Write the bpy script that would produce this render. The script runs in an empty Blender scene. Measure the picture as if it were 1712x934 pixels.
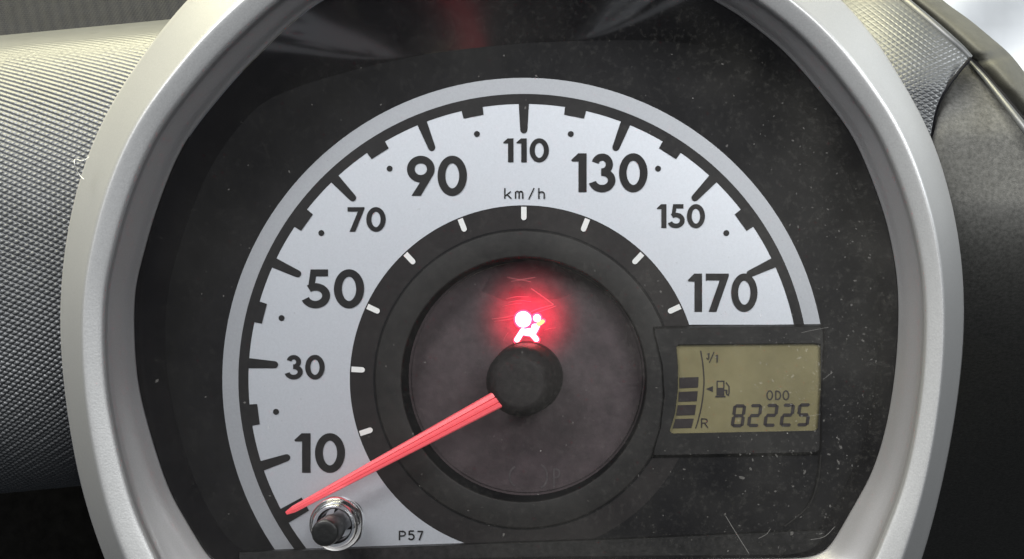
import bpy, bmesh, math, random
import numpy as np
from mathutils import Vector, Matrix
random.seed(7)
rng = np.random.default_rng(11)
sc = bpy.context.scene
C = sc.collection
R = math.radians

# ---------------------------------------------------------------- camera, world, lamps
# The dial is measured in "pixels" of 0.12 mm.  Local axes: x right, y up, z (height h) towards the driver.
S = 0.12e-3          # metres per pixel on the dial plane
D = 0.30             # camera distance from the dial plane
FX, FY = 1070., 480. # foot of the camera's perpendicular on the dial plane
def W(x, y, z):      # local -> world (dial stands upright and faces -Y)
    return (x, -z, y)
cam = bpy.data.cameras.new('camera'); camo = bpy.data.objects.new('camera', cam); C.objects.link(camo)
camo.location = W(0, 0, D); camo.rotation_euler = (R(90), 0, 0)
cam.sensor_width = 36; cam.lens = 36*D/(1712*S)
cam.shift_x = (856-FX)/1712; cam.shift_y = (FY-467)/1712
cam.clip_start = 0.005; cam.clip_end = 20
sc.camera = camo

world = bpy.data.worlds.new('World'); sc.world = world; world.use_nodes = True
bg = world.node_tree.nodes['Background']
bg.inputs[0].default_value = (0.80, 0.88, 1.0, 1); bg.inputs[1].default_value = 0.11

def area(name, loc, target, size, power, col, sizey=None):
    l = bpy.data.lights.new(name, 'AREA'); l.energy = power; l.color = col
    l.shape = 'RECTANGLE'; l.size = size; l.size_y = sizey or size
    o = bpy.data.objects.new(name, l); C.objects.link(o)
    o.location = W(*loc)
    d = Vector(W(*target)) - Vector(W(*loc))
    o.rotation_euler = d.to_track_quat('-Z', 'Y').to_euler()
    return o
area('side_window_light', (-0.34, 0.50, 0.60), (0.0, 0, 0), 0.42, 15.5, (0.98, 0.99, 1.0))
area('windscreen_light', (-0.24, 0.58, 0.00), (-0.08, 0.02, 0), 0.46, 12.5, (1.0, 0.945, 0.62))
area('dial_sheen_fill', (0.24, 0.24, 0.60), (0.03, 0, 0), 0.26, 3.9, (0.97, 0.99, 1.0))  # added lamp near the mirror direction, gives the dial's right side its sheen
area('right_edge_fill', (0.60, 0.30, 0.03), (0.08, 0.02, 0), 0.16, 3.4, (0.94, 0.98, 1.0))  # added low fill lamp, reaches only the right outer faces and corner

vs = sc.view_settings
vs.view_transform = 'Standard'; vs.look = 'None'; vs.exposure = 0.0; vs.gamma = 1; vs.use_curve_mapping = False
sc.cycles.use_denoising = True
sc.cycles.max_bounces = 10; sc.cycles.transparent_max_bounces = 16

# ---------------------------------------------------------------- helpers
def U(px, py, h=0.0):
    """point at height h that shows at (px, py)"""
    k = S*(D-h)/D
    return ((px-FX)*k, -(py-FY)*k, h)
DCX, DCY = 876., 634.                     # dial centre in pixels on the plane h = 0
AX, AY, _ = U(DCX, DCY)                   # dial axis
def L(x, y, h=0.0):
    """pixel distances from the dial axis (x right, y up), true size"""
    return (AX+x*S, AY+y*S, h)

def mat(name, col, rough=0.5, metal=0.0, spec=0.5, noise=0.0, nscale=400., bump=0.0, bscale=3000., coat=0.0, emis=None, estr=0.0, col2=None, rvar=0.0):
    m = bpy.data.materials.new(name); m.use_nodes = True
    nt = m.node_tree; b = nt.nodes['Principled BSDF']
    b.inputs['Base Color'].default_value = (*col, 1); b.inputs['Roughness'].default_value = rough
    b.inputs['Metallic'].default_value = metal; b.inputs['Specular IOR Level'].default_value = spec
    if coat: b.inputs['Coat Weight'].default_value = coat; b.inputs['Coat Roughness'].default_value = 0.15
    tc = nt.nodes.new('ShaderNodeTexCoord')
    if noise:
        n = nt.nodes.new('ShaderNodeTexNoise'); n.inputs['Scale'].default_value = nscale; n.inputs['Detail'].default_value = 6; n.inputs['Roughness'].default_value = 0.65
        nt.links.new(tc.outputs['Object'], n.inputs['Vector'])
        r = nt.nodes.new('ShaderNodeValToRGB')
        c2 = col2 or tuple(min(1, c*(1+noise)) for c in col); c1 = tuple(c*(1-noise) for c in col) if not col2 else col
        r.color_ramp.elements[0].position = 0.32; r.color_ramp.elements[1].position = 0.70
        r.color_ramp.elements[0].color = (*c1, 1); r.color_ramp.elements[1].color = (*c2, 1)
        nt.links.new(n.outputs['Fac'], r.inputs['Fac']); nt.links.new(r.outputs['Color'], b.inputs['Base Color'])
        if rvar:
            mr = nt.nodes.new('ShaderNodeMapRange'); mr.inputs['To Min'].default_value = rough-rvar; mr.inputs['To Max'].default_value = rough+rvar
            nt.links.new(n.outputs['Fac'], mr.inputs['Value']); nt.links.new(mr.outputs['Result'], b.inputs['Roughness'])
    if bump:
        n = nt.nodes.new('ShaderNodeTexNoise'); n.inputs['Scale'].default_value = bscale; n.inputs['Detail'].default_value = 3
        nt.links.new(tc.outputs['Object'], n.inputs['Vector'])
        bp = nt.nodes.new('ShaderNodeBump'); bp.inputs['Strength'].default_value = 1.0; bp.inputs['Distance'].default_value = bump
        nt.links.new(n.outputs['Fac'], bp.inputs['Height']); nt.links.new(bp.outputs['Normal'], b.inputs['Normal'])
    if emis:
        b.inputs['Emission Color'].default_value = (*emis, 1); b.inputs['Emission Strength'].default_value = estr
    return m

M = {}
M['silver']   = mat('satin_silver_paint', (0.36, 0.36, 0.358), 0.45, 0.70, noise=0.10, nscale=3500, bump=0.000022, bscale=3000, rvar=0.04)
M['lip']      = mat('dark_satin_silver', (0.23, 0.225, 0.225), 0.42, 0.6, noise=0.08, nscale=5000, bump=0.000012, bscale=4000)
M['black']    = mat('black_gloss_plastic', (0.010, 0.009, 0.011), 0.10, 0, 0.5, noise=0.3, nscale=300)
M['black'].node_tree.nodes['Principled BSDF'].inputs['IOR'].default_value = 1.9
M['plate']    = mat('black_dial_print', (0.007, 0.0066, 0.0074), 0.65, 0, 0.12, noise=0.25, nscale=250)
M['white']    = mat('silver_white_dial_print', (0.555, 0.575, 0.61), 0.40, 0.45, noise=0.045, nscale=2500)
M['ring']     = mat('silver_grey_dial_print', (0.36, 0.37, 0.39), 0.42, 0.35, noise=0.05, nscale=2500)
M['ink']      = mat('charcoal_ink', (0.013, 0.012, 0.0125), 0.6, 0, 0.2, noise=0.2, nscale=600)
M['brown']    = mat('brown_black_print', (0.014, 0.0115, 0.0115), 0.6, 0, 0.22, noise=0.2, nscale=400)
M['hubring']  = mat('dark_satin_plastic', (0.016, 0.0145, 0.0135), 0.55, 0, 0.25, noise=0.25, nscale=500)
M['smoke']    = mat('smoked_disc_plastic', (0.052, 0.038, 0.041), 0.55, 0, 0.3, noise=0.3, nscale=260, bump=0.00004, bscale=900)
M['hub']      = mat('needle_hub_plastic', (0.019, 0.016, 0.016), 0.65, 0, 0.2, noise=0.35, nscale=700, bump=0.00004, bscale=1200)
M['tickw']    = mat('white_tick_print', (0.72, 0.72, 0.70), 0.5)
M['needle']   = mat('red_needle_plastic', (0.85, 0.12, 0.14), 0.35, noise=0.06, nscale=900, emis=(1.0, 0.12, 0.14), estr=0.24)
M['needled']  = mat('deep_red_groove', (0.55, 0.045, 0.055), 0.5)
M['lcd']      = mat('olive_display_glass', (0.205, 0.180, 0.095), 0.22, 0, 0.4, noise=0.22, nscale=45)
M['lcdink']   = mat('display_segment_ink', (0.020, 0.014, 0.014), 0.35)
M['frame']    = mat('display_frame_plastic', (0.013, 0.012, 0.0115), 0.55, 0, 0.22, noise=0.25, nscale=500)
M['panel']    = mat('grey_grained_plastic', (0.115, 0.115, 0.118), 0.40, 0, 0.55, noise=0.12, nscale=180)
M['panelk']   = mat('grey_knurled_plastic', (0.046, 0.048, 0.050), 0.42, 0, 0.6, noise=0.12, nscale=260)
M['top']      = mat('slate_dash_top_plastic', (0.0075, 0.008, 0.0115), 0.7, 0, 0.10, noise=0.15, nscale=200)
M['side']     = mat('olive_grey_side_plastic', (0.066, 0.065, 0.060), 0.75, 0, 0.2, noise=0.35, nscale=1200, bump=0.00010, bscale=4200)
M['trim']     = mat('olive_trim_plastic', (0.042, 0.041, 0.033), 0.7, 0, 0.4, noise=0.18, nscale=380, bump=0.00008, bscale=2500)
M['lower']    = mat('lower_dash_shade_black', (0.002, 0.002, 0.0022), 0.9, 0, 0.0, noise=0.3, nscale=200)  # shade under the dash put into the colour
M['gap']      = mat('black_rubber', (0.005, 0.005, 0.006), 0.8, 0, 0.1)
M['pale']     = mat('pale_door_cloth', (0.36, 0.375, 0.39), 0.8, noise=0.05, nscale=40)
def speck(name, col, op):
    m = mat(name, col, 0.8); nt = m.node_tree; t = nt.nodes.new('ShaderNodeBsdfTransparent'); mx = nt.nodes.new('ShaderNodeMixShader'); mx.inputs[0].default_value = op
    nt.links.new(t.outputs[0], mx.inputs[1]); nt.links.new(nt.nodes['Principled BSDF'].outputs[0], mx.inputs[2]); nt.links.new(mx.outputs[0], nt.nodes['Material Output'].inputs['Surface']); return m
M['dust']     = speck('pale_dust', (0.45, 0.43, 0.40), 0.36)
M['dustd']    = speck('grey_dust', (0.45, 0.43, 0.40), 0.10)
M['straw']    = mat('straw_fleck', (0.75, 0.60, 0.30), 0.6)
M['icon']     = mat('lit_telltale', (1, 0.9, 0.9), 0.5, emis=(1.0, 0.80, 0.78), estr=1.9)
M['iconedge'] = mat('lit_telltale_rim', (1, 0.05, 0.1), 0.5, emis=(1.0, 0.05, 0.13), estr=1.2)
M['iconamber']= mat('lit_telltale_amber', (1, 0.8, 0.1), 0.5, emis=(1.0, 0.75, 0.12), estr=1.3)
M['ghost']    = mat('unlit_symbol', (0.056, 0.045, 0.047), 0.5, noise=0.3, nscale=900)

def clear(name, facing_lo, facing_hi, rough, tint=(1, 1, 1)):
    m = bpy.data.materials.new(name); m.use_nodes = True; nt = m.node_tree
    nt.nodes.remove(nt.nodes['Principled BSDF'])
    t = nt.nodes.new('ShaderNodeBsdfTransparent'); t.inputs[0].default_value = (*tint, 1)
    g = nt.nodes.new('ShaderNodeBsdfGlossy'); g.inputs['Roughness'].default_value = rough
    f = nt.nodes.new('ShaderNodeFresnel'); f.inputs['IOR'].default_value = 1.49
    mr = nt.nodes.new('ShaderNodeMapRange'); mr.inputs['To Min'].default_value = facing_lo; mr.inputs['To Max'].default_value = facing_hi
    mx = nt.nodes.new('ShaderNodeMixShader')
    nt.links.new(f.outputs[0], mr.inputs['Value']); nt.links.new(mr.outputs['Result'], mx.inputs[0])
    nt.links.new(t.outputs[0], mx.inputs[1]); nt.links.new(g.outputs[0], mx.inputs[2])
    nt.links.new(mx.outputs[0], nt.nodes['Material Output'].inputs['Surface'])
    return m
M['lens']   = clear('clear_lens', 0.0, 0.9, 0.10)
def film(m):
    nt = m.node_tree; out = nt.nodes['Material Output']; src = out.inputs['Surface'].links[0].from_socket
    tc = nt.nodes.new('ShaderNodeTexCoord')
    def noise(sc_, det, lo, hi, p0, p1):
        n = nt.nodes.new('ShaderNodeTexNoise'); n.inputs['Scale'].default_value = sc_; n.inputs['Detail'].default_value = det; n.inputs['Roughness'].default_value = 0.7
        nt.links.new(tc.outputs['Object'], n.inputs['Vector'])
        r = nt.nodes.new('ShaderNodeMapRange'); r.inputs['From Min'].default_value = p0; r.inputs['From Max'].default_value = p1; r.inputs['To Min'].default_value = lo; r.inputs['To Max'].default_value = hi
        nt.links.new(n.outputs['Fac'], r.inputs['Value']); return r.outputs['Result']
    def mth(op, x, y):
        q = nt.nodes.new('ShaderNodeMath'); q.operation = op
        for i, v in enumerate((x, y)):
            if isinstance(v, (int, float)): q.inputs[i].default_value = v
            else: nt.links.new(v, q.inputs[i])
        return q.outputs[0]
    sep = nt.nodes.new('ShaderNodeSeparateXYZ'); nt.links.new(tc.outputs['Object'], sep.inputs[0])
    # more dust has settled towards the passenger side
    g = nt.nodes.new('ShaderNodeMapRange'); g.inputs['From Min'].default_value = -0.06; g.inputs['From Max'].default_value = 0.05; g.inputs['To Min'].default_value = 0.25; g.inputs['To Max'].default_value = 1.0
    nt.links.new(sep.outputs['X'], g.inputs['Value'])
    f = mth('MULTIPLY', mth('ADD', noise(28, 3, 0.0, 0.034, 0.38, 0.75), noise(900, 6, 0.0, 0.045, 0.52, 0.85)), g.outputs['Result'])
    f = mth('ADD', f, 0.003)
    d = nt.nodes.new('ShaderNodeBsdfDiffuse'); d.inputs[0].default_value = (0.50, 0.48, 0.43, 1)
    mx = nt.nodes.new('ShaderNodeMixShader'); nt.links.new(f, mx.inputs[0]); nt.links.new(src, mx.inputs[1]); nt.links.new(d.outputs[0], mx.inputs[2])
    nt.links.new(mx.outputs[0], out.inputs['Surface'])
film(M['lens'])
M['collar'] = clear('clear_collar', 0.05, 1.0, 0.16, (0.88, 0.89, 0.90))

def tag(o, label=None, cat=None, group=None, kind=None):
    for k, v in (('label', label), ('category', cat), ('group', group), ('kind', kind)):
        if v: o[k] = v
    return o
def thing(name, loc, label, cat):
    o = bpy.data.objects.new(name, None); o.empty_display_size = 0.01; C.objects.link(o)
    o.location = W(*loc); return tag(o, label, cat)
def put(name, me, m, parent=None, smooth=False):
    o = bpy.data.objects.new(name, me); C.objects.link(o)
    me.materials.append(m)
    if smooth:
        for p in me.polygons: p.use_smooth = True
    if parent is not None:
        o.parent = parent
        if parent.type == 'EMPTY': o.matrix_parent_inverse = Matrix.Translation(-parent.location)
    return o
def mesh(name, V, F, m, parent=None, smooth=False):
    me = bpy.data.meshes.new(name)
    me.from_pydata([W(*v) for v in V], [], F); me.update()
    return put(name, me, m, parent, smooth)
class MB:
    def __init__(s): s.V = []; s.F = []
    def poly(s, pts):
        n = len(s.V); s.V += [tuple(p) for p in pts]; s.F.append(tuple(range(n, n+len(pts)))); return s
    def prism(s, pts, z0, z1):
        """pts: ccw (x, y) true; closed solid"""
        n = len(pts); b = len(s.V)
        s.V += [(x, y, z0) for x, y in pts] + [(x, y, z1) for x, y in pts]
        s.F.append(tuple(range(b+n, b+2*n))); s.F.append(tuple(reversed(range(b, b+n))))
        for i in range(n):
            j = (i+1) % n; s.F.append((b+i, b+j, b+n+j, b+n+i))
        return s
    def strip(s, A, B):
        b = len(s.V); n = len(A); s.V += [tuple(p) for p in A]+[tuple(p) for p in B]
        for i in range(n-1): s.F.append((b+i, b+i+1, b+n+i+1, b+n+i))
        return s
    def grid(s, rows, closed=False):
        b = len(s.V); n = len(rows[0])
        for r in rows: s.V += [tuple(p) for p in r]
        for i in range(len(rows)-1):
            for j in range(n if closed else n-1):
                k = (j+1) % n
                s.F.append((b+i*n+j, b+i*n+k, b+(i+1)*n+k, b+(i+1)*n+j))
        return s
    def build(s, name, m, parent=None, smooth=False): return mesh(name, s.V, s.F, m, parent, smooth)
def catmull(P, n, closed=True):
    P = np.array(P, float); N = len(P); out = []
    segs = N if closed else N-1
    for i in range(segs):
        if closed: p0, p1, p2, p3 = P[i-1], P[i], P[(i+1) % N], P[(i+2) % N]
        else: p0, p1, p2, p3 = P[max(i-1, 0)], P[i], P[i+1], P[min(i+2, N-1)]
        for k in range(n):
            t = k/n
            out.append(0.5*((2*p1)+(-p0+p2)*t+(2*p0-5*p1+4*p2-p3)*t*t+(-p0+3*p1-3*p2+p3)*t**3))
    if not closed: out.append(P[-1])
    return np.array(out)
def resample(P, n, cx, cy, its=8):
    """closed contour (pixels) -> n points at even angles about (cx, cy)"""
    Q = catmull(P, 24); a = np.unwrap(np.arctan2(-(Q[:, 1]-cy), Q[:, 0]-cx)); r = np.hypot(Q[:, 0]-cx, Q[:, 1]-cy)
    a = np.mod(a, 2*math.pi); o = np.argsort(a); a = a[o]; r = r[o]
    aa = np.concatenate([a-2*math.pi, a, a+2*math.pi]); rr = np.concatenate([r, r, r])
    th = np.arange(n)*2*math.pi/n
    q = np.interp(th, aa, rr)
    for _ in range(its): q = (np.roll(q, 1)+2*q+np.roll(q, -1))/4
    return th, q
TILT = 0.08                                # the hood and lens lean towards the driver at the top
def tilt_h(a, y0):
    return (a + TILT*(y0-AY))/(1+TILT*y0/D)
def UT(px, py, a):
    """like U, on the tilted plane whose height over the dial axis is a"""
    return U(px, py, tilt_h(a, -(py-FY)*S))
def lathe(prof, n, cx, cy):
    rows = [[(cx+r*math.cos(2*math.pi*k/n), cy+r*math.sin(2*math.pi*k/n), h) for k in range(n)] for r, h in prof]
    m = MB(); m.grid(rows, True); return m

# ---------------------------------------------------------------- dashboard
def tri(u):
    f = u-np.floor(u); return 1-np.abs(2*f-1)
def np_mesh(name, P, m, parent):
    """P: rows x cols x 3 array of local points"""
    nr, nc, _ = P.shape
    V = np.stack([P[..., 0], -P[..., 2], P[..., 1]], -1).reshape(-1, 3)
    i = np.arange(nr*nc).reshape(nr, nc)
    F = np.stack([i[:-1, :-1], i[1:, :-1], i[1:, 1:], i[:-1, 1:]], -1).reshape(-1, 4)
    me = bpy.data.meshes.new(name)
    me.vertices.add(len(V)); me.vertices.foreach_set('co', V.ravel())
    me.loops.add(F.size); me.loops.foreach_set('vertex_index', F.ravel().astype(np.int32))
    me.polygons.add(len(F)); me.polygons.foreach_set('loop_start', np.arange(0, F.size, 4, dtype=np.int32))
    me.update(calc_edges=True); me.validate()
    return put(name, me, m, parent)
def normals(P):
    du = np.gradient(P, axis=1); dv = np.gradient(P, axis=0)
    n = np.cross(dv, du); n /= np.linalg.norm(n, axis=-1, keepdims=True)
    n *= np.sign(n[..., 2:3]+1e-9) if False else 1
    return n
dash = thing('dashboard', (AX-0.09, AY-0.09, -0.06), 'grey knurled plastic dashboard behind and beside the silver gauge hood', 'dashboard')

# the knurled roll left of the hood: arc around a level axis, falling away above and below
def roll(x0, x1, xc, yc, Ru, Rl, H, h0, slope, t0, t1, step, amp, fam, name, m, wave=None):
    x = np.concatenate([np.arange(-760, x0, 3.2), np.arange(x0, x1, step)])
    ts = np.linspace(t0, t1, 4000)
    Rr = np.where(ts > 0, Ru, Rl)
    yy = -Rr*np.sin(ts); hh = H*np.cos(ts)/S
    s = np.concatenate([[0], np.cumsum(np.hypot(np.diff(yy), np.diff(hh)))])
    sv = np.arange(0, s[-1], step)
    yv = np.interp(sv, s, yy); hv = np.interp(sv, s, hh)
    X, Yv = np.meshgrid(x, yv); _, Hv = np.meshgrid(x, hv); _, Sv = np.meshgrid(x, sv)
    py = yc+Yv-slope*(X-xc)
    P = np.stack([(X-FX)*S, -(py-FY)*S, h0+Hv*S], -1)
    n = normals(P)
    if n[n.shape[0]//2, n.shape[1]//2, 2] < 0: n = -n
    if amp:
        a1, a2, p1, p2 = fam
        w = 1.0*np.sin(Sv/130.)+0.8*np.sin(X/90.)
        u1 = (Sv*math.cos(a1)-X*math.sin(a1)+w)/p1; u2 = (Sv*math.cos(a2)+X*math.sin(a2)-w)/p2
        fade = np.clip((Sv-170)/200., 0, 1); f2 = np.clip((Sv-330)/260., 0.15, 1)
        k1 = np.clip(tri(u1)/0.42, 0, 1); k2 = 1-(1-np.clip(tri(u2)/0.42, 0, 1))*f2
        jit = 1+0.10*np.sin(np.floor(u1)*12.9898+np.floor(u2)*78.233)
        P = P + n*(amp*np.minimum(k1, k2)*fade*jit)[..., None]
    return np_mesh(name, P, m, dash)
roll(-70, 300, 0, 385, 407, 475, 0.046, -0.051, 0.095, R(87), R(-88), 1.3, 0.00055, (R(27), R(36), 8.6, 8.4), 'knurled_panel', M['panelk'])

# dash top further back, seen above the roll, with a dotted grain
def slab(name, corners, nu, nv, m, amp, pu, pv, parent):
    A, B, Cc, Dd = [np.array(c, float) for c in corners]   # tl, tr, br, bl  (local)
    u = np.linspace(0, 1, nu)[None, :, None]; v = np.linspace(0, 1, nv)[:, None, None]
    P = (A*(1-u)+B*u)*(1-v)+(Dd*(1-u)+Cc*u)*v
    n = normals(P)
    if n[0, 0, 2] < 0: n = -n
    if amp:
        lu = np.linalg.norm(B-A)/S; lv = np.linalg.norm(Dd-A)/S
        uu = np.linspace(0, lu, nu)[None, :]+np.zeros((nv, 1)); vv = np.linspace(0, lv, nv)[:, None]+np.zeros((1, nu))
        k = np.minimum(tri((uu+0.35*vv)/pu), tri((vv-0.1*uu)/pv))
        P = P+n*(amp*np.minimum(k, 0.55))[..., None]
    return np_mesh(name, P, m, parent)
slab('dash_top', (U(-760, -260, -0.150), U(500, -260, -0.150), U(500, 118, -0.055), U(-760, 145, -0.055)), 1000, 400, M['top'], 0.00075, 8.5, 9, dash)

# backing sheet far back under the rolls, near-black in place of shade
slab('lower_dash_shade', (U(-1500, 380, -0.30), U(4000, 380, -0.30), U(4000, 2600, -0.20), U(-1500, 2600, -0.20)), 40, 20, M['lower'], 0, 1, 1, dash)
# knurled corner piece right of the hood
eA = catmull([(1330, -60), (1400, -10), (1460, 90), (1500, 165), (1530, 232)], 60, False)
eB = catmull([(1440, -60), (1505, -5), (1565, 45), (1605, 80), (1621, 98), (1600, 122), (1578, 152), (1564, 185), (1556, 226)], 30, False)
n_ = 340
def rs(E, n):
    s = np.concatenate([[0], np.cumsum(np.hypot(*np.diff(E, axis=0).T))]); q = np.linspace(0, s[-1], n)
    return np.stack([np.interp(q, s, E[:, 0]), np.interp(q, s, E[:, 1])], -1)
A_ = rs(eA, n_); B_ = rs(eB, n_)
u = np.linspace(0, 1, 260)[None, :, None]
Q = A_[:, None, :]*(1-u)+B_[:, None, :]*u
X, Y = Q[..., 0], Q[..., 1]
hh = 0.004-0.030*np.clip((150-Y)/200., 0, 2)**1.5 - 0.006*((X-1520)/100.)**2
k = np.minimum(np.clip(tri((Y*0.90+X*0.42)/7.6)/0.5, 0, 1), np.clip(tri((Y*0.80-X*0.60)/7.6)/0.5, 0, 1))*np.clip(Y/90.+0.25, 0.1, 1)
edge = np.clip((1-u[..., 0])/0.06, 0, 1)
hh = hh+0.00026*k*edge
kk = (D-hh)/D*S
np_mesh('knurled_corner', np.stack([(X-FX)*kk, -(Y-FY)*kk, hh], -1), M['panelk'], dash)
# bead along the corner piece's upper edge
def tube(name, path, rad, m, parent, n=10):
    P = np.array(path); rows = []
    for i in range(len(P)):
        t = P[min(i+1, len(P)-1)]-P[max(i-1, 0)]; t = t/np.linalg.norm(t)
        a = np.cross(t, (0.3, 0.2, 1.0)); a /= np.linalg.norm(a); b = np.cross(t, a)
        r = rad[i] if hasattr(rad, '__len__') else rad
        rows.append([tuple(P[i]+r*(math.cos(2*math.pi*q/n)*a+math.sin(2*math.pi*q/n)*b)) for q in range(n)])
    mb = MB(); mb.grid(rows, True); return mb.build(name, m, parent, True)
def cornerh(x, y): return 0.004-0.030*max(0, (150-y)/200.)**1.5-0.006*((x-1520)/100.)**2
pts = catmull([(1470, -40), (1508, -4), (1565, 44), (1604, 78), (1622, 97)], 12, False)
tube('edge_bead', [U(x, y, cornerh(x, y)) for x, y in pts], np.linspace(0.0010, 0.0007, len(pts)), M['panelk'], dash)

# smooth side panel right of the seam
seam = [(1622, 97), (1601, 122), (1579, 152), (1565, 185), (1557, 226), (1540, 300), (1520, 420), (1500, 560), (1470, 760), (1440, 1000)]
topr = [(1622, 97), (1660, 142), (1690, 178), (1720, 214), (1800, 310), (1950, 430), (2200, 560), (2300, 680), (2300, 820), (2300, 1000)]
sa = rs(catmull(seam, 12, False), 120); sb = rs(catmull(topr, 12, False), 120)
rows = []
for i in range(120):
    row = []
    for j in range(50):
        t = j/49; x = sa[i, 0]*(1-t)+sb[i, 0]*t; y = sa[i, 1]*(1-t)+sb[i, 1]*t
        e = (y-330)/560.
        h = 0.004-0.020*max(0, (230-y)/150.)**1.6-0.16*max(0, e)**1.8-0.004*t
        h -= 0.003*math.exp(-t*26)                       # rolled edge at the seam
        row.append(U(x, y, h))
    rows.append(row)
MB().grid(rows).build('side_panel', M['side'], dash, True)
sm = catmull(seam[:7], 10, False)
tube('seam_gap', [U(x+0.5, y, 0.0015-0.030*max(0, (150-y)/200.)**1.5) for x, y in sm], 0.00035, M['gap'], dash)
# pale lip along the side panel's top edge, black gap and trim strip above it
pl = catmull([(1618, 98), (1650, 134), (1690, 184), (1720, 222), (1770, 285)], 12, False)
def sideh(y): return 0.004-0.020*max(0, (230-y)/150.)**1.6
tube('panel_lip', [U(x, y, sideh(y)+0.0003) for x, y in pl], np.linspace(0.0004, 0.0011, len(pl)), M['panelk'], dash)
gp = catmull([(1619, 92), (1641, 115), (1681, 163), (1720, 211), (1770, 272)], 12, False)
tube('trim_gap', [U(x, y, sideh(y)+0.0006) for x, y in gp], 0.00042, M['gap'], dash)

# ---------------------------------------------------------------- door trim and pale cloth beyond it
door = thing('door_trim', (U(1740, 60, -0.06)), 'olive grey curved trim strip running down past the pale corner at upper right', 'trim')
lo = rs(catmull([(1440, -60), (1512, -2), (1570, 47), (1622, 95), (1672, 150), (1720, 208), (1790, 296), (1950, 470), (2150, 640)], 12, False), 110)
hi = rs(catmull([(1520, -60), (1572, -4), (1620, 32), (1654, 60), (1690, 92), (1725, 136), (1800, 230), (1970, 400), (2180, 560)], 12, False), 110)
rows = []
for i in range(110):
    row = []
    for j in range(22):
        t = j/21; x = lo[i, 0]*(1-t)+hi[i, 0]*t; y = lo[i, 1]*(1-t)+hi[i, 1]*t
        notch = -0.0016*math.exp(-((lo[i, 0]-1628)/5.)**2)
        row.append(U(x, y, -0.012+0.010*math.sin(math.pi*(0.15+0.80*t))-0.020*max(0, (150-y)/200.)**1.3+notch))
    rows.append(row)
MB().grid(rows).build('trim_strip', M['trim'], door, True)
cl = []
for i in range(40):
    row = []
    for j in range(40):
        x = 1440+j*30; y = -830+i*30
        row.append(U(x, y, -0.050+0.003*math.sin(x/60.+y/45.)+0.0007*math.sin(x/33.-y/50.)))
    cl.append(row)
dp = MB().grid(cl).build('door_panel', M['pale'], None, True)
tag(dp, 'bright pale door surface filling the corner beyond the trim strip', 'door panel')

# ---------------------------------------------------------------- instrument cluster: hood and plate
clu = thing('instrument_cluster', (AX, AY-0.05, 0), 'round speedometer in a thick silver hood with red needle and small olive display', 'speedometer')
HC = (864., 490.)
IN = [(864, -88), (1040, -63), (1193, 0), (1284, 62), (1334, 110), (1384, 170), (1424, 225), (1454, 290), (1479, 360), (1494, 425), (1502, 495), (1499, 597), (1484, 702), (1459, 787), (1424, 852), (1385, 918), (1365, 932), (1200, 935), (864, 940), (560, 948), (390, 952), (358, 944), (312, 872), (280, 812), (245, 702), (228, 617), (225, 497), (240, 425), (265, 340), (305, 245), (360, 170), (428, 95), (538, 0), (700, -65)]
OUT = [(864, -210), (1090, -185), (1290, -90), (1424, 20), (1484, 100), (1519, 160), (1554, 220), (1579, 300), (1597, 370), (1607, 450), (1610, 500), (1604, 617), (1584, 747), (1564, 837), (1539, 927), (1490, 1050), (1400, 1105), (864, 1130), (330, 1115), (240, 1060), (177, 927), (153, 862), (125, 747), (107, 617), (102, 517), (106, 460), (120, 360), (145, 270), (190, 170), (247, 90), (312, 5), (450, -110), (640, -185)]
NT = 480
th, rin = resample(IN, NT, *HC, its=10); _, rout = resample(OUT, NT, *HC, its=70)
HS = 0.014
rows = []
def prof(v):          # v: 1 at top of frame .. 0 at bottom
    fr = 0.17+0.25*v; fg = 0.50+0.21*v
    return [(-0.02, -0.030), (-0.005, 0.004), (0, 0.0085), (0.03, 0.0108), (fr*0.35, 0.0156), (fr*0.7, 0.0210), (fr*0.90, 0.0241), (fr*0.97, 0.0252), (fr+0.015, 0.0258), (fr+0.05, 0.0259),
            (fr+(fg-fr)*0.5, 0.0254), (fg-0.05, 0.0248), (fg-0.015, 0.0244), (fg+0.008, 0.0236), (fg+0.030, 0.0222), (fg+0.06, 0.0204), (fg+(1-fg)*0.6, 0.0176), (0.96, 0.0149), (1.0, HS), (1.004, HS-0.0012)]
for k in range(NT):
    c, s_ = math.cos(th[k]), math.sin(th[k])
    y = HC[1]-s_*rin[k]
    v = min(1, max(0, (930-y)/950.))
    pr = catmull(prof(v), 3, False)
    row = []
    for t, a in pr:
        r = rout[k]*(1-t)+rin[k]*t
        row.append(UT(HC[0]+r*c, HC[1]-r*s_, a))
    rows.append(row)
rows.append(rows[0])
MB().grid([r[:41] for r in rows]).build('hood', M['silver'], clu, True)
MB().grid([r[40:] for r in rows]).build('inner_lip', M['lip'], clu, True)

# black funnel between dial plate and hood
rows = []
nF = 26
brow = catmull([(280, 300), (370, 206), (460, 160), (560, 126), (700, 93), (860, 74), (1000, 68), (1130, 70), (1250, 94), (1330, 135), (1440, 240)], 30, False)
ba = np.arctan2(-(brow[:, 1]-DCY), brow[:, 0]-DCX); br = np.hypot(brow[:, 0]-DCX, brow[:, 1]-DCY)
o_ = np.argsort(ba); ba = ba[o_]; br = br[o_]
BASE = []; ED = []; RBS = []
for k in range(NT):
    c, s_ = math.cos(th[k]), math.sin(th[k])
    e = np.array(UT(HC[0]+rin[k]*c*1.004, HC[1]-rin[k]*s_*1.004, HS-0.0008))
    d = np.array([e[0]-AX, e[1]-AY]); rr = np.hypot(*d); d = d/rr
    a = math.atan2(d[1], d[0])
    rb = rr*0.975
    if ba[0] < a < ba[-1]: rb = min(rb, float(np.interp(a, ba, br))*S)
    ED.append((e, d, rr)); RBS.append(rb)
RBS = np.array(RBS)
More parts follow.
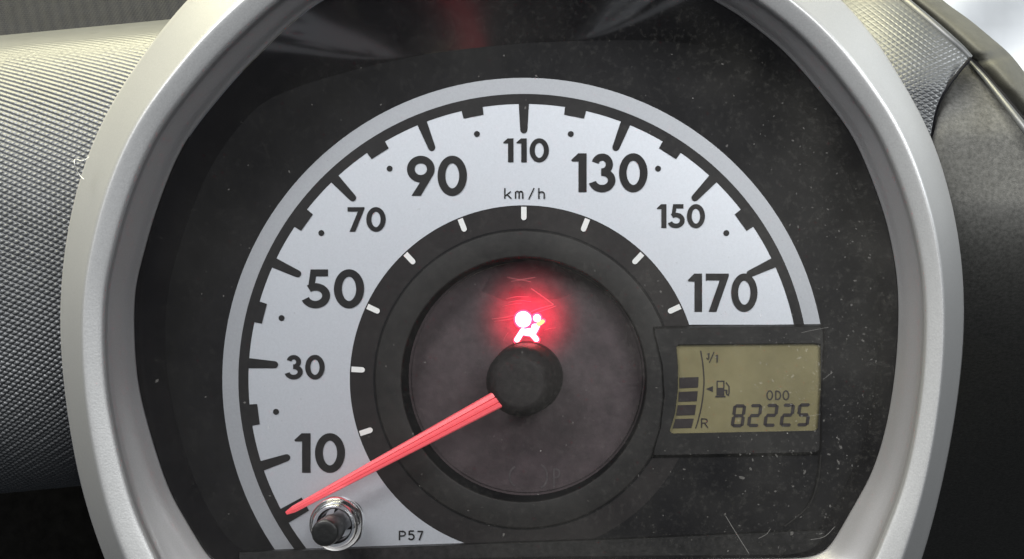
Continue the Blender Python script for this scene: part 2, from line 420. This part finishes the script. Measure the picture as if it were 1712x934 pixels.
for _ in range(25): RBS = (np.roll(RBS, 1)+2*RBS+np.roll(RBS, -1))/4
for (e, d, rr), rb in zip(ED, RBS):
    rb = min(rb, rr*0.985)
    BASE.append((rb, d[0], d[1]))
    row = []
    for j in range(nF+1):
        t = j/nF
        r = rb*(1-t)+rr*t
        row.append((AX+d[0]*r, AY+d[1]*r, e[2]*0.921*(0.86*t+0.14*t*t)))
    rows.append(row)
rows.append(rows[0])
MB().grid(rows).build('funnel', M['black'], clu, True)

# dial plate: ring outside the recess in the middle
mb = MB()
ring = []
for rb, dx, dy in BASE:
    ring.append([(AX+dx*q, AY+dy*q, 0.0) for q in (246*S, 400*S, rb+0.0006)])
ring.append(ring[0])
MB().grid(ring).build('dial_plate', M['plate'], clu)

# ---------------------------------------------------------------- printed scale
def pol(a, r, h=0.0):
    """a: degrees clockwise from straight up"""
    return L(r*math.sin(R(a)), r*math.cos(R(a)), h)
STEP = 21.65
def clipped_band(r0, r1, h, name, m, parent):
    bm = bmesh.new()
    def half(a0, a1, co, no):
        n = 90
        vs = [[bm.verts.new(pol(a0+(a1-a0)*i/n, r, h)) for r in (r0, r1)] for i in range(n+1)]
        fs = [bm.faces.new((vs[i][0], vs[i][1], vs[i+1][1], vs[i+1][0])) for i in range(n)]
        g = [v for p in vs for v in p]+fs+list({e for f in fs for e in f.edges})
        bmesh.ops.bisect_plane(bm, geom=g, plane_co=co, plane_no=no, clear_outer=True)
    half(0, 110, U(1200, 542.5), (0, -1, 0))
    p, q = Vector(U(458, 918.5)), Vector(U(775, 907.5)); t = (q-p)
    half(0, -165, p, (t.y, -t.x, 0))
    for v in bm.verts: v.co = W(*v.co)
    bmesh.ops.remove_doubles(bm, verts=bm.verts, dist=1e-7)
    bmesh.ops.recalc_face_normals(bm, faces=bm.faces)
    me = bpy.data.meshes.new(name); bm.to_mesh(me); bm.free()
    return put(name, me, m, parent)
zB, zI = 0.00012, 0.00030
clipped_band(477, 504, zB, 'outer_ring', M['ring'], clu)
clipped_band(291, 460.5, zB, 'number_band', M['white'], clu)
clipped_band(460.3, 477.2, zB+0.00004, 'scale_arc', M['ink'], clu)
def bar(a, r0, r1, w0, w1, h, name, m, parent, cap=True):
    """radial bar from r0 (root, width w0) to r1 (tip, width w1) with a rounded tip"""
    pts = [(-w0/2, r0), (w0/2, r0)]
    sg = 1 if r1 > r0 else -1
    n = 7 if cap else 2
    for i in range(n):
        b = math.pi*i/(n-1); rr = w1/2
        if cap: pts.append((rr*math.cos(b), r1-sg*rr+sg*rr*math.sin(b)))
        else: pts.append(((1-2*i)*rr, r1))
    c, s_ = math.cos(R(a)), math.sin(R(a))
    P = [L(x*c+y*s_, -x*s_+y*c, h) for x, y in pts]
    return MB().poly(P).build(name, m, parent)
for k in range(-5, 4):
    bar(k*STEP, 462, 411, 17, 12, zI, 'major_tick', M['ink'], clu)
    bar(k*STEP, 288.5, 266, 9, 9, zI, 'inner_tick', M['tickw'], clu)
for k in range(-5, 3):
    a = (k+0.5)*STEP
    bar(a, 462, 447, 36, 34, zI, 'minor_tick', M['ink'], clu, False)
    P = [L(417.5*math.sin(R(a))+5*math.cos(q*math.pi/8), 417.5*math.cos(R(a))+5*math.sin(q*math.pi/8), zI) for q in range(16)]
    MB().poly(P).build('half_step_dot', M['ink'], clu)
bar(-5.5*STEP-0.6, 462, 420, 27, 25, zI, 'zero_tick', M['ink'], clu, False)

# ---------------------------------------------------------------- numerals, drawn as bold geometric strokes
def arc(cx, cy, rx, ry, a0, a1, n=28):
    return [(cx+rx*math.cos(R(a0+(a1-a0)*i/n)), cy+ry*math.sin(R(a0+(a1-a0)*i/n))) for i in range(n+1)]
def stroke(P, w, closed=False):
    """polyline -> list of quads"""
    P = [np.array(p, float) for p in P]; n = len(P); Lp = []; Rp = []
    for i in range(n):
        if closed: a, b = P[i-1], P[(i+1) % n]
        else: a, b = P[max(i-1, 0)], P[min(i+1, n-1)]
        t = b-a; t = t/np.linalg.norm(t); nn = np.array([-t[1], t[0]])
        if 0 < i < n-1 and not closed:
            t1 = P[i]-P[i-1]; t1 = t1/np.linalg.norm(t1); k = 1/max(0.5, abs(float(np.dot(t, t1))))
        else: k = 1
        Lp.append(P[i]+nn*w/2*k); Rp.append(P[i]-nn*w/2*k)
    if closed: Lp.append(Lp[0]); Rp.append(Rp[0])
    return ('strip', Lp, Rp)
w_ = 0.19
def glyph(ch):
    if ch == '0': return 0.72, [stroke(arc(.36, .5, .265, .408, 0, 360, 44)[:-1], w_, True)]
    if ch == '1': return 0.44, [('poly', [(.39, 0), (.39, 1), (.175, 1), (0, .83), (.02, .79), (.185, .79), (.185, 0)][::-1], None)]
    if ch == '3': return 0.66, [stroke(arc(.29, .715, .18, .19, 165, -95), w_*.96), stroke(arc(.285, .305, .245, .212, 95, -168), w_)]
    if ch == '5': return 0.66, [('poly', [(.16, 1), (.575, 1), (.575, .82), (.29, .82), (.255, .60), (.10, .52)][::-1], None), stroke(arc(.275, .322, .255, .228, 128, -160), w_)]
    if ch == '7': return 0.64, [('poly', [(0, 1), (.63, 1), (.63, .93), (.29, 0), (.075, 0), (.38, .82), (0, .82)][::-1], None)]
    if ch == '9': return 0.70, [stroke(arc(.345, .665, .245, .24, 0, 360, 40)[:-1], w_, True), ('poly', [(.115, 0), (.345, 0), (.655, .53), (.60, .62), (.40, .45)], None)]
def number(txt, x0, x1, y0, y1, name='numeral', m=None, parent=None, h=zI):
    adv = [glyph(c) for c in txt]; gap = 0.055
    tot = sum(a for a, _ in adv)+gap*(len(txt)-1)-(0.04 if txt[-1] in '0' else 0)
    sx = (x1-x0)/tot; sy = y1-y0
    mb = MB(); x = x0; lay = 0
    for a, parts in adv:
        for kind, A, B in parts:
            z = h+lay*0.00002; lay += 1
            f = lambda p: U(x+p[0]*sx, y1-p[1]*sy, z)
            if kind == 'poly': mb.poly([f(p) for p in A])
            else: mb.strip([f(p) for p in A], [f(p) for p in B])
        x += (a+gap)*sx
    o = mb.build(name, m or M['ink'], parent or clu)
    return o
for t, x0, x1, y0, y1 in (('10', 492, 574, 724, 790), ('30', 478, 541, 593, 634), ('50', 508, 606, 450, 515), ('70', 581, 643, 346, 387), ('90', 680, 778, 260, 327),
                          ('110', 841, 916, 231, 271), ('130', 955, 1080, 256, 321), ('150', 1098, 1177, 341, 381), ('170', 1150, 1264, 457, 521)):
    tag(number(t, x0, x1, y0, y1), 'printed %s on the speed scale' % t)
def lines(segs, w, h, name, m, parent, X=None):
    mb = MB(); lay = 0
    for P in segs:
        closed = False
        if P[0] == 'c': closed = True; P = P[1:]
        _, A, B = stroke(P, w, closed); z = h+lay*0.000015; lay += 1
        mb.strip([U(p[0], p[1], z) for p in A], [U(p[0], p[1], z) for p in B])
    return mb.build(name, m, parent)
def rarc(cx, cy, r, a0, a1, ry=None, n=14): return [(cx+r*math.cos(R(a)), cy-(ry or r)*math.sin(R(a))) for a in np.linspace(a0, a1, n)]
# km/h
kx = [[(844, 314), (844, 332)], [(854, 320), (845, 327)], [(848, 325), (855, 332)],
      [(862, 332), (862, 320)], [(862, 322.5)]+rarc(865, 322.5, 2.9, 170, 0)+[(868, 332)], [(868, 322.5)]+rarc(871, 322.5, 2.9, 170, 0)+[(874, 332)],
      [(884, 333), (893, 314)], [(901, 314), (901, 332)], [(901, 324)]+rarc(905.5, 324, 4.5, 170, 0, 3.6)+[(910, 332)]]
tag(lines(kx, 2.3, zI, 'unit_text', M['ink'], clu), 'small km/h lettering')
p57 = [[(668, 903), (668, 887)], [(668, 888.2), (673, 888.2)]+rarc(673, 892, 4.6, 90, -90, 3.8)+[(668, 895.8)],
       [(692, 887.5), (685, 887.5)], [(684.6, 887), (684, 894.6)], [(684, 893.8)]+rarc(687.3, 897.2, 4.8, 125, -150, 4.6),
       [(698, 888.2), (707, 888.2)], [(706.6, 887.6), (701, 903)]]
tag(lines(p57, 2.6, zI, 'code_text', M['ink'], clu), 'small P57 lettering')

# ---------------------------------------------------------------- middle: print ring, raised ring, recessed disc
lathe([(290.6*S, zB*0.7), (252*S, zB*0.7)], 128, AX, AY).build('inner_ring_print', M['brown'], clu)
lathe([(252*S, 0.00005), (251*S, -0.0006), (249.5*S, -0.0006), (249*S, 0.0002), (248.2*S, 0.00045), (246*S, 0.0005), (225*S, 0.0006), (207*S, 0.0005), (205*S, 0.00045), (204.3*S, 0.0001)], 160, AX, AY).build('raised_ring', M['hubring'], clu, True)
HD = -0.0075
lathe([(204.6*S, 0.0003), (203*S, -0.0015), (202*S, HD+0.0005)], 128, AX, AY).build('recess_wall', M['gap'], clu, True)
lathe([(203*S, HD-0.0004), (198*S, HD-0.0004), (197.4*S, HD), (120*S, HD), (40*S, HD), (0.5*S, HD)], 128, AX, AY).build('centre_disc', M['smoke'], clu)

# needle hub
hub_prof = [(62*S, HD), (62*S, HD+0.0006), (59.5*S, HD+0.0007), (59*S, HD+0.0012), (57.5*S, 0.0065), (55*S, 0.0088), (46*S, 0.0104), (40*S, 0.0112), (37*S, 0.0113), (20*S, 0.0112), (0.3*S, 0.0112)]

# needle
HN = 0.0088
tip = np.array(U(477, 858.5, HN)); root = np.array(U(836, 665, HN))
d = root-tip; ln = np.linalg.norm(d); d /= ln; nrm = np.array([-d[1], d[0], 0])
mb = MB(); rows = []
for i in range(25):
    t = i/24; wd = (5.5+9.5*t)*S*(D-HN)/D
    if i == 0: wd *= 0.55
    c = tip+d*ln*t+(d*0.0003 if i == 0 else 0)
    zt = 0.0011+0.0006*t
    row = []
    for q, zz in ((-1, -0.4), (-1, 0.55), (-0.86, 0.82), (-0.40, 0.95), (-0.36, 0.80), (-0.31, 0.80), (-0.27, 0.97), (0, 1), (0.27, 0.97), (0.31, 0.80), (0.36, 0.80), (0.40, 0.95), (0.86, 0.82), (1, 0.55), (1, -0.4)):
        p = c+nrm*wd*q; row.append((p[0], p[1], HN+zt*zz*(0.5 if i == 0 else 1)))
    rows.append(row)
mb.grid(rows)
b = len(mb.V); mb.V += rows[-1]; mb.F.append(tuple(range(b, b+15))); b = len(mb.V); mb.V += rows[0]; mb.F.append(tuple(reversed(range(b, b+15))))
needle = mb.build('needle', M['needle'], clu)
tag(needle, 'translucent red pointer resting just below zero')
for sg in (-1, 1):
    A = []; B = []
    for i in range(1, 25):
        t = i/24; wd = (5.5+9.5*t)*S*(D-HN)/D; c = tip+d*ln*t; z = HN+(0.0011+0.0006*t)*0.80+0.00004
        for lst, q in ((A, 0.312), (B, 0.358)):
            p = c+nrm*wd*q*sg; lst.append((p[0], p[1], z))
    MB().strip(A, B).build('groove', M['needled'], needle)
hub = lathe(hub_prof, 96, AX, AY).build('needle_hub', M['hub'], needle, True)

# ---------------------------------------------------------------- airbag telltale
HI = HD+0.00025
win = MB().poly([U(x, y, HD+0.00008) for x, y in ((806, 486), (822, 458), (850, 440), (890, 434), (928, 440), (952, 458), (967, 484), (930, 500), (845, 502))]).build('telltale_window', mat('telltale_window', (0.048, 0.036, 0.038), 0.28, noise=0.2, nscale=500), clu)
def disc(cx, cy, r, n=24): return [(cx+r*math.cos(2*math.pi*i/n), cy+r*math.sin(2*math.pi*i/n)) for i in range(n)]
def capsule(x0, y0, x1, y1, r0, r1, n=8):
    a = math.atan2(y1-y0, x1-x0); P = []
    for i in range(n+1): b = a+math.pi/2+math.pi*i/n; P.append((x0+r0*math.cos(b), y0+r0*math.sin(b)))
    for i in range(n+1): b = a-math.pi/2+math.pi*i/n; P.append((x1+r1*math.cos(b), y1+r1*math.sin(b)))
    return P
icon_parts = [disc(874.8, 533.6, 13.4), disc(897.8, 531.6, 6.4), [(889, 543.5), (893, 541), (901, 541.5), (902, 546), (898.5, 553), (895, 559), (888, 561)][::-1], [(891, 548), (893, 559), (888, 562), (874, 559.5), (867.5, 557), (872, 549.5), (880, 549.5)], capsule(873.5, 553, 864.5, 567.5, 4.2, 4.4), capsule(888.5, 557, 896.5, 566.8, 4.6, 4.2), capsule(900, 542, 907.5, 537, 3.2, 2.9)]
telltale = None
edge_mb = MB()
for i, P in enumerate(icon_parts):
    c = np.mean(P, axis=0)
    Q = [tuple(c+(np.array(p)-c)*(1+2.8/max(3, np.hypot(*(np.array(p)-c))))) for p in P]
    edge_mb.poly([U(x, y, HI-0.0001+i*0.00001) for x, y in Q])
telltale = edge_mb.build('airbag_telltale', M['iconedge'], clu)
tag(telltale, 'glowing red airbag warning symbol of a seated figure')
for i, (P, nm) in enumerate(zip(icon_parts, ('airbag_disc', 'head', 'torso', 'lap', 'lower_leg', 'lower_leg', 'arm'))):
    MB().poly([U(x, y, HI+i*0.00002) for x, y in P]).build(nm, M['iconamber'] if nm == 'arm' else M['icon'], telltale)
lp = bpy.data.lights.new('telltale_halo_spot', 'SPOT'); lp.color = (1.0, 0.006, 0.05); lp.energy = 0.055; lp.shadow_soft_size = 0.0015; lp.spot_size = R(108); lp.spot_blend = 1.0  # added unseen spot hanging before the disc, throws the red halo round the symbol
lo_ = bpy.data.objects.new('telltale_halo_spot', lp); C.objects.link(lo_); lo_.location = W(*U(879, 531, HD+0.0090)); lo_.rotation_euler = (R(-90), 0, 0)
lo_.rotation_euler = Vector(W(0, 0, -1)).to_track_quat('-Z', 'Y').to_euler()

# faint unlit symbols low on the disc and fine scratches round the telltale
lines([[(926, 815), (926, 783)], [(926, 784), (929, 784)]+rarc(929, 791, 6.5, 90, -90, 7)+[(926, 798)], rarc(900, 796, 15, 75, -75, 20), rarc(866, 796, 14, 110, 250, 17)], 3.2, HD+0.0001, 'unlit_symbol', M['ghost'], clu)
mb = MB()
def scr(P, w, h):
    P = catmull(P, 6, False); _, A, B = stroke([tuple(p) for p in P], w); mb.strip([U(p[0], p[1], h) for p in A], [U(p[0], p[1], h) for p in B])
z = HD+0.00012
for P, w in (([(888, 482), (908, 496), (926, 509)], 1.6), ([(926, 509), (900, 516), (886, 522)], 1.4), ([(930, 511), (905, 520), (890, 525)], 1.1), ([(822, 533), (845, 530), (862, 526)], 1.2), ([(826, 537), (850, 534), (860, 531)], 1.0), ([(848, 463), (870, 467), (895, 463)], 1.8), ([(855, 470), (872, 468), (888, 471)], 1.2),
             ([(846, 500), (862, 496), (884, 496)], 1.1), ([(850, 505), (868, 502), (888, 504)], 1.0), ([(840, 512), (858, 508), (872, 507)], 0.9), ([(850, 556), (845, 562), (842, 570)], 0.8), ([(910, 552), (920, 549), (930, 548)], 0.8)):
    scr(P, w, z); z += 0.000006
mb.build('scratches', mat('scratch_rub', (0.10, 0.08, 0.08), 0.5), clu)

# ---------------------------------------------------------------- odometer display
HL = 0.0002
zf = 0.0016
# frame: outline with a window; left edges follow the recess
outer = [(1092, 548), (1376, 544.5), (1377, 575), (1373, 655), (1371, 752), (1368, 757), (1090, 762), (1104, 715), (1110, 660), (1107, 610)]
winp = [(1130, 575.5), (1372, 573), (1372.5, 650), (1367, 720), (1118, 725), (1128, 692), (1133, 650), (1133, 610)]
def bridge(A, B, hA, hB, mb, n=120):
    a = rs(np.array(A+[A[0]], float), n); b = rs(np.array(B+[B[0]], float), n)
    mb.grid([[U(x, y, hA) for x, y in a], [U(x, y, hB) for x, y in b]])
def ang(P, c, n=160):
    P = np.array(P+[P[0]], float); q = rs(P, 2000); a = np.arctan2(q[:, 1]-c[1], q[:, 0]-c[0]); r = np.hypot(q[:, 0]-c[0], q[:, 1]-c[1])
    o = np.argsort(a); t = np.linspace(-math.pi, math.pi, n); rr = np.interp(t, a[o], r[o], period=2*math.pi)
    return [(c[0]+rr[i]*math.cos(t[i]), c[1]+rr[i]*math.sin(t[i])) for i in range(n)]
cc = (1245, 650)
oo = ang(outer, cc); ww = ang(winp, cc); big = [(cc[0]+(x-cc[0])*1.015, cc[1]+(y-cc[1])*1.03) for x, y in oo]
small = [(cc[0]+(x-cc[0])*0.995, cc[1]+(y-cc[1])*0.99) for x, y in ww]
mb = MB(); mb.grid([[U(x, y, 0.0002) for x, y in big], [U(x, y, zf*0.8) for x, y in oo], [U(x, y, zf) for x, y in [(cc[0]+(x-cc[0])*.99, cc[1]+(y-cc[1])*.985) for x, y in oo]], [U(x, y, zf) for x, y in ww], [U(x, y, HL+0.0001) for x, y in small]])
disp_frame = mb.build('display_frame', M['frame'], clu)
lcd = MB().poly([U(x, y, HL+0.0003) for x, y in [(1114, 572), (1114, 728), (1369, 723), (1374.5, 650), (1374, 571)]]).build('odometer_display', M['lcd'], clu)
tag(lcd, 'olive liquid crystal display reading 82225 with fuel bars')
HLs = HL+0.00045
bars = [((1136, 631), (1168, 630), (1167, 647.5), (1136, 649)), ((1135, 655), (1166.5, 653.5), (1165, 670.5), (1134, 671.5)), ((1133.5, 677), (1164, 676.5), (1161.5, 693.5), (1130.5, 694.5)), ((1129.5, 700), (1160, 699.5), (1156, 715), (1124.5, 716))]
for b_ in bars: MB().poly([U(x, y, HLs) for x, y in reversed(b_)]).build('fuel_bar', M['lcdink'], lcd)
cv = catmull([(1171.5, 586), (1175.5, 612), (1177, 640), (1174, 672), (1168, 700), (1163, 716)], 8, False)
lines([[tuple(p) for p in cv]], 1.9, HLs, 'fuel_scale', M['lcdink'], lcd)
lines([[(1182, 592), (1185, 590), (1185, 600)], [(1181, 598), (1184.5, 601)], [(1186, 606), (1194, 588)], [(1196, 595.5), (1199, 593), (1199, 606)]], 1.6, HLs, 'full_mark', M['lcdink'], lcd)
lines([[(1173, 715), (1173, 699)], [(1173, 700), (1178, 700)]+rarc(1178.5, 703.5, 4, 90, -90, 3.5)+[(1173, 707)], [(1178, 707), (1183.5, 715)]], 1.9, HLs, 'reserve_mark', M['lcdink'], lcd)
MB().poly([U(x, y, HLs) for x, y in ((1180.5, 650), (1192, 655), (1192, 645))]).build('filler_arrow', M['lcdink'], lcd)
mb = MB()
for P, z in ((((1198, 648), (1198, 661), (1211, 661), (1211, 648)), 0), (((1196, 661.5), (1196, 664), (1213, 664), (1213, 661.5)), 0)): mb.poly([U(x, y, HLs+z) for x, y in P])
for seg, z in (([(1199, 649), (1199, 637), (1210.2, 637), (1210.2, 649)], .00002), ([(1211, 652), (1214.5, 652), (1215, 659), (1217.5, 660.5), (1219, 657), (1219, 646), (1214, 639)], .00004)):
    _, A, B = stroke(seg, 1.9); mb.strip([U(p[0], p[1], HLs+z) for p in A], [U(p[0], p[1], HLs+z) for p in B])
mb.build('fuel_pump_symbol', M['lcdink'], lcd)
odo = []
for cx in (1287, 1301, 1314): odo.append(['c']+rarc(cx, 660.5, 4.6, 0, 360, 7.4, 20)[:-1] if cx != 1301 else [(1297, 653), (1297, 668)])
odo.append([(1297, 653.6), (1300, 653.6)]+rarc(1300, 660.5, 5, 80, -80, 6.9)+[(1297, 667.4)])
lines(odo, 2.0, HLs, 'odo_text', M['lcdink'], lcd)
SEG = {'8': 'abcdefg', '2': 'abged', '5': 'afgcd'}
def seg7(ch, x, y0, y1, wd):
    mb = MB(); sl = -0.13; H = (y1-y0); tk = 5.4
    def f(u, v): return U(x+u+(v*(-sl))*1.0, y1-v, HLs)        # u right, v up
    hw, hh = wd, H
    def hbar(v, t0, t1): mb.poly([f(*p) for p in ((2.4, v), (4.4, v-tk/2), (hw-4.4, v-tk/2), (hw-2.4, v), (hw-4.4, v+tk/2), (4.4, v+tk/2))])
    def vbar(u, v0, v1): mb.poly([f(*p) for p in ((u, v0+.9), (u+tk/2, v0+2.6), (u+tk/2, v1-2.6), (u, v1-.9), (u-tk/2, v1-2.6), (u-tk/2, v0+2.6))])
    for s_ in SEG[ch]:
        if s_ == 'a': hbar(hh-tk/2, 0, 0)
        if s_ == 'g': hbar(hh/2, 0, 0)
        if s_ == 'd': hbar(tk/2, 0, 0)
        if s_ == 'f': vbar(tk/2, hh/2, hh-1)
        if s_ == 'b': vbar(hw-tk/2, hh/2, hh-1)
        if s_ == 'e': vbar(tk/2, 1, hh/2)
        if s_ == 'c': vbar(hw-tk/2, 1, hh/2)
    return mb.build('digit', M['lcdink'], lcd)
for i, ch in enumerate('82225'): seg7(ch, 1221.5+i*27.2, 675.5-i*0.4, 714-i*0.4, 21.5)

# lower right plain panel edge under the display
pe = [(1372, 760), (1368, 800), (1352, 845), (1312, 880)]
tube('lower_panel_edge', [U(x, y, 0.0008) for x, y in catmull(pe, 8, False)], 0.00022, M['frame'], clu)
# straight lower ledge of the housing
lg = [(400, 920.5), (775, 907.5), (1050, 898), (1312, 886), (1385, 884)]
A = [U(x, y, 0.0002) for x, y in lg]; B = [U(x, y+3, 0.0035) for x, y in lg]; Bb = [U(x, y+60, 0.0075) for x, y in lg]
MB().grid([A, B, Bb]).build('lower_ledge', mat('dusty_black_plastic', (0.009, 0.0085, 0.0085), 0.55, 0, 0.2, noise=0.9, nscale=900), clu)

# ---------------------------------------------------------------- trip reset knob
KX, KY, _ = U(583, 860)
def lathe_at(prof, name, m, parent, n=56): return lathe(prof, n, KX, KY).build(name, m, parent, True)
lathe_at([(24.5*S, 0.00036), (0.2*S, 0.00036)], 'knob_hole', M['gap'], clu)
knob = lathe_at([(17*S, 0.0004), (17*S, 0.0150), (17.2*S, 0.0154), (17.4*S, 0.0156), (20.6*S, 0.0158), (21.2*S, 0.0161), (21.4*S, 0.0166), (21.4*S, 0.0212), (21.3*S, 0.0220), (20.9*S, 0.0225), (20.2*S, 0.02285), (19.2*S, 0.0230), (18.6*S, 0.02303), (12*S, 0.02305), (0.3*S, 0.02306)], 'reset_knob', mat('black_knob_plastic', (0.004, 0.004, 0.004), 0.36, 0, 0.4, noise=0.3, nscale=900, bump=0.00004, bscale=1500), clu)
tag(knob, 'stubby black trip reset knob through a clear collar')
lathe_at([(25*S, 0.0090), (25.5*S, 0.0120), (27*S, 0.0142), (30*S, 0.0150), (34*S, 0.0148), (36*S, 0.0138), (38*S, 0.0134), (41*S, 0.0132), (43*S, 0.0124), (43.5*S, 0.0108)], 'clear_collar', M['collar'], knob)

# ---------------------------------------------------------------- clear lens, dust
rows = []
LH = 0.0135
for k in range(0, NT, 2):
    c, s_ = math.cos(th[k]), math.sin(th[k])
    rows.append([UT(HC[0]+rin[k]*c*t, HC[1]-rin[k]*s_*t, LH) for t in (0.02, 0.3, 0.6, 0.85, 0.998)])
rows.append(rows[0])
MB().grid(rows).build('lens', M['lens'], clu, True)
def inside(x, y):
    a = math.atan2(-(y-HC[1]), x-HC[0]) % (2*math.pi); return math.hypot(x-HC[0], y-HC[1]) < np.interp(a, th, rin)*0.97
def specks(n, name, m, size, centre, spread):
    mb = MB(); c = 0
    while c < n:
        if random.random() < 0.75: x = random.gauss(centre[0], spread[0]); y = random.gauss(centre[1], spread[1])
        else: x = random.uniform(240, 1500); y = random.uniform(40, 925)
        if not inside(x, y): continue
        r = size*random.lognormvariate(0, 0.45); n_v = random.choice((4, 5, 6)); el = random.uniform(1, 2.4); a0 = random.uniform(0, 6.28)
        P = []
        for i in range(n_v):
            b = 2*math.pi*i/n_v; q = r*random.uniform(0.6, 1.1); u_, v_ = q*el*math.cos(b), q*math.sin(b)
            P.append(UT(x+u_*math.cos(a0)-v_*math.sin(a0), y+u_*math.sin(a0)+v_*math.cos(a0), LH+0.0001))
        mb.poly(P); c += 1
    o = mb.build(name, m, clu); o['kind'] = 'stuff'; return o
specks(70, 'dust', M['dust'], 0.42, (1250, 790), (190, 70))
specks(650, 'grime', M['dustd'], 0.85, (1390, 640), (130, 210))

# ---------------------------------------------------------------- stray fibre and fleck
fp = catmull([(149, 262), (138, 269), (126, 266), (125, 276), (133, 292), (141, 300)], 8, False)
fo = tube('lint_fibre', [UT(x, y, 0.0215+0.0012*math.sin(i*0.35)) for i, (x, y) in enumerate(fp)], 0.00008, mat('pale_lint', (0.4, 0.4, 0.39), 0.7), None, 6)
tag(fo, 'thin pale curled fibre clinging to the left outer edge of the silver hood', 'fibre')
fl = MB().prism([UT(x, y, 0)[:2] for x, y in ((241, 660), (252, 662), (262, 657), (261, 654.5), (250, 657), (242, 657))], 0.0142, 0.0146).build('straw_fleck', M['straw'], None)
tag(fl, 'tiny straw coloured fleck at the left edge of the black dial surround', 'fleck')
# wispy hairs and wipe marks low on the lens
mb = MB()
for P, w in (([(1213, 862), (1232, 893), (1252, 925)], 1.0), ([(1268, 900), (1281, 893), (1288, 884)], 0.8), ([(1355, 902), (1378, 897), (1396, 880)], 0.9), ([(1350, 696), (1372, 692)], 0.6), ([(1376, 634), (1392, 622)], 0.6), ([(1340, 556), (1362, 551), (1385, 547)], 0.6)):
    P = catmull(P, 8, False); _, A, B = stroke([tuple(p) for p in P], w)
    mb.strip([UT(p[0], p[1], LH+0.00012) for p in A], [UT(p[0], p[1], LH+0.00012) for p in B])
o = mb.build('lint_hairs', speck('lens_lint', (0.5, 0.48, 0.45), 0.16), clu); o['kind'] = 'stuff'
